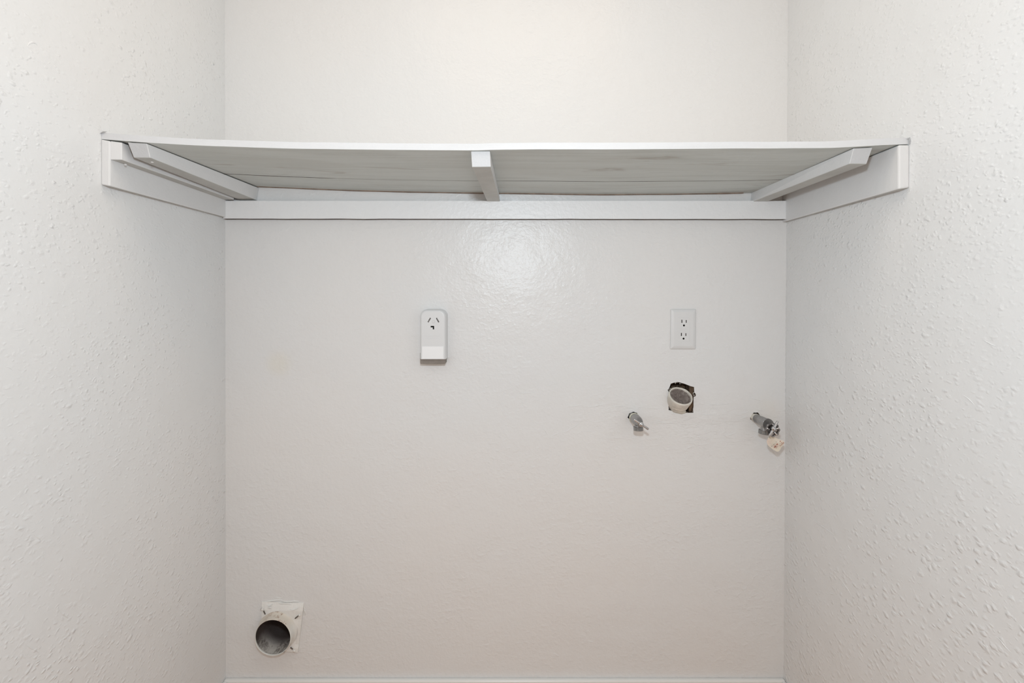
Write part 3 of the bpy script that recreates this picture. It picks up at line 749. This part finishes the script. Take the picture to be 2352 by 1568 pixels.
plate_o = link('wall_plate', bm, M['ventplate'], dv, smooth=False)
# collar tube with flared root, oval-free 4 inch rim
RV = .0500; yr = -.032; rcx = P(626.0, 1464.3, yr)
b = bmesh.new(); lathe(b, [(-.05, RV-.0008), (.05, RV-.0008)], (rcx.x, -.02, rcx.z), (0, 1, 0), 96); cut(plate_o, [(b, M['dark'])])
n = 64
def tube(bm, prof, jit=0):
    rings = []
    for y, rr in prof:
        rings.append([bm.verts.new((rcx.x+rr*math.cos(2*math.pi*i/n)*1.0, y, rcx.z+rr*math.sin(2*math.pi*i/n)*(1+jit*math.sin(3*2*math.pi*i/n)))) for i in range(n)])
    for p, q in zip(rings, rings[1:]):
        for i in range(n): bm.faces.new((p[i], p[(i+1) % n], q[(i+1) % n], q[i]))
    return rings
bm = bmesh.new(); tube(bm, [(YV+.001, RV+.006), (YV-.001, RV+.004), (YV-.004, RV+.0012), (YV-.009, RV), (yr+.001, RV), (yr, RV-.0004), (yr, RV-.0010), (yr+.001, RV-.0014), (yr+.008, RV-.0016)])
link('duct_collar', bm, M['ventpaint'], dv, smooth=True)
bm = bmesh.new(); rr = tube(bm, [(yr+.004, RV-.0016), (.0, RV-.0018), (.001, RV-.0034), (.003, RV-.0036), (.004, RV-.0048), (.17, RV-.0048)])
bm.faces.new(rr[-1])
tag(link('duct_lining', bm, M['lint'], dv, smooth=True), 'dusty inside of the duct with pale lint, deep shade painted in')
# folded seam down the lower right of the collar
bm = bmesh.new(); th = math.radians(-52)
for rr0 in (RV+.0002,):
    d = Vector((math.cos(th), 0, math.sin(th))); t_ = Vector((-math.sin(th), 0, math.cos(th)))
    c_ = Vector((rcx.x, 0, rcx.z))+d*rr0
    hexa(bm, [c_-t_*.002+Vector((0, yr+.0005, 0)), c_+t_*.002+Vector((0, yr+.0005, 0)), c_+t_*.002+d*.0009+Vector((0, yr+.0005, 0)), c_-t_*.002+d*.0009+Vector((0, yr+.0005, 0)),
              c_-t_*.002+Vector((0, YV-.001, 0)), c_+t_*.002+Vector((0, YV-.001, 0)), c_+t_*.002+d*.0009+Vector((0, YV-.001, 0)), c_-t_*.002+d*.0009+Vector((0, YV-.001, 0))])
link('seam', bm, M['darkmetal'], dv, bevel=.0003)
# mounting slots with painted-over screws
for px, py, L, wd, a in ((607.0, 1407.0, 9.0, 1.5, -62), (681.0, 1417.5, 9.0, 2.4, 38), (669.5, 1489.0, 7, 1.8, -38)):
    q = P(px, py, YV-.0022); bm = slot_cut(q.x, q.z, L/S, wd/S, math.radians(a), Vector((0, 0, 0)), YV-.0030, YV+.003); link('mounting_slot', bm, M['gapshade'], plate_o, bevel=.0005)
for px, py in ((602.5, 1399.5), (688.0, 1412.5), (675.5, 1494.5)):
    q = P(px, py, YV-.001); bm = bmesh.new(); lathe(bm, [(0, .0034), (.0008, .0034), (.0016, .0020)], (q.x, YV-.001, q.z), (0, -1, 0), 16); link('screw', bm, M['ventplate'], plate_o, smooth=True)
# ridges of caulk along the top of the plate
bm = bmesh.new(); R_ = random.Random(21)
def cridge(pts, wd, h, y0):
    rows = []
    m = len(pts)
    for i, (px, py) in enumerate(pts):
        q = P(px, py, y0); f = max(.2, math.sin(math.pi*(i+.3)/(m-.4)))
        rows.append([bm.verts.new(q+Vector((0, .002, wd*f))), bm.verts.new(q+Vector((0, -h*f, wd*.3*f))), bm.verts.new(q+Vector((0, -h*.7*f, -wd*.5*f))), bm.verts.new(q+Vector((0, .002, -wd*f)))])
    for p, q in zip(rows, rows[1:]):
        for j in range(3): bm.faces.new((p[j], p[j+1], q[j+1], q[j]))
for a, b_, y0 in (((603, 1381), (648, 1379), -.002), ((646, 1380), (686, 1382.5), -.002), ((612, 1390), (626, 1389), -.006), ((640, 1384), (670, 1388), -.005), ((666, 1400), (684, 1398), -.009),
                  ((690, 1386), (701, 1398), -.001), ((698, 1398), (702, 1412), -.001), ((603, 1387), (599, 1402), -.003), ((615, 1395), (624, 1397), -.009), ((632, 1374), (650, 1371), -.0005)):
    cridge(squiggle(a, b_, 12, 1.1, R_), .0011, .0014, y0)
link('caulk_bead', bm, M['ventplate'], dv, smooth=True)
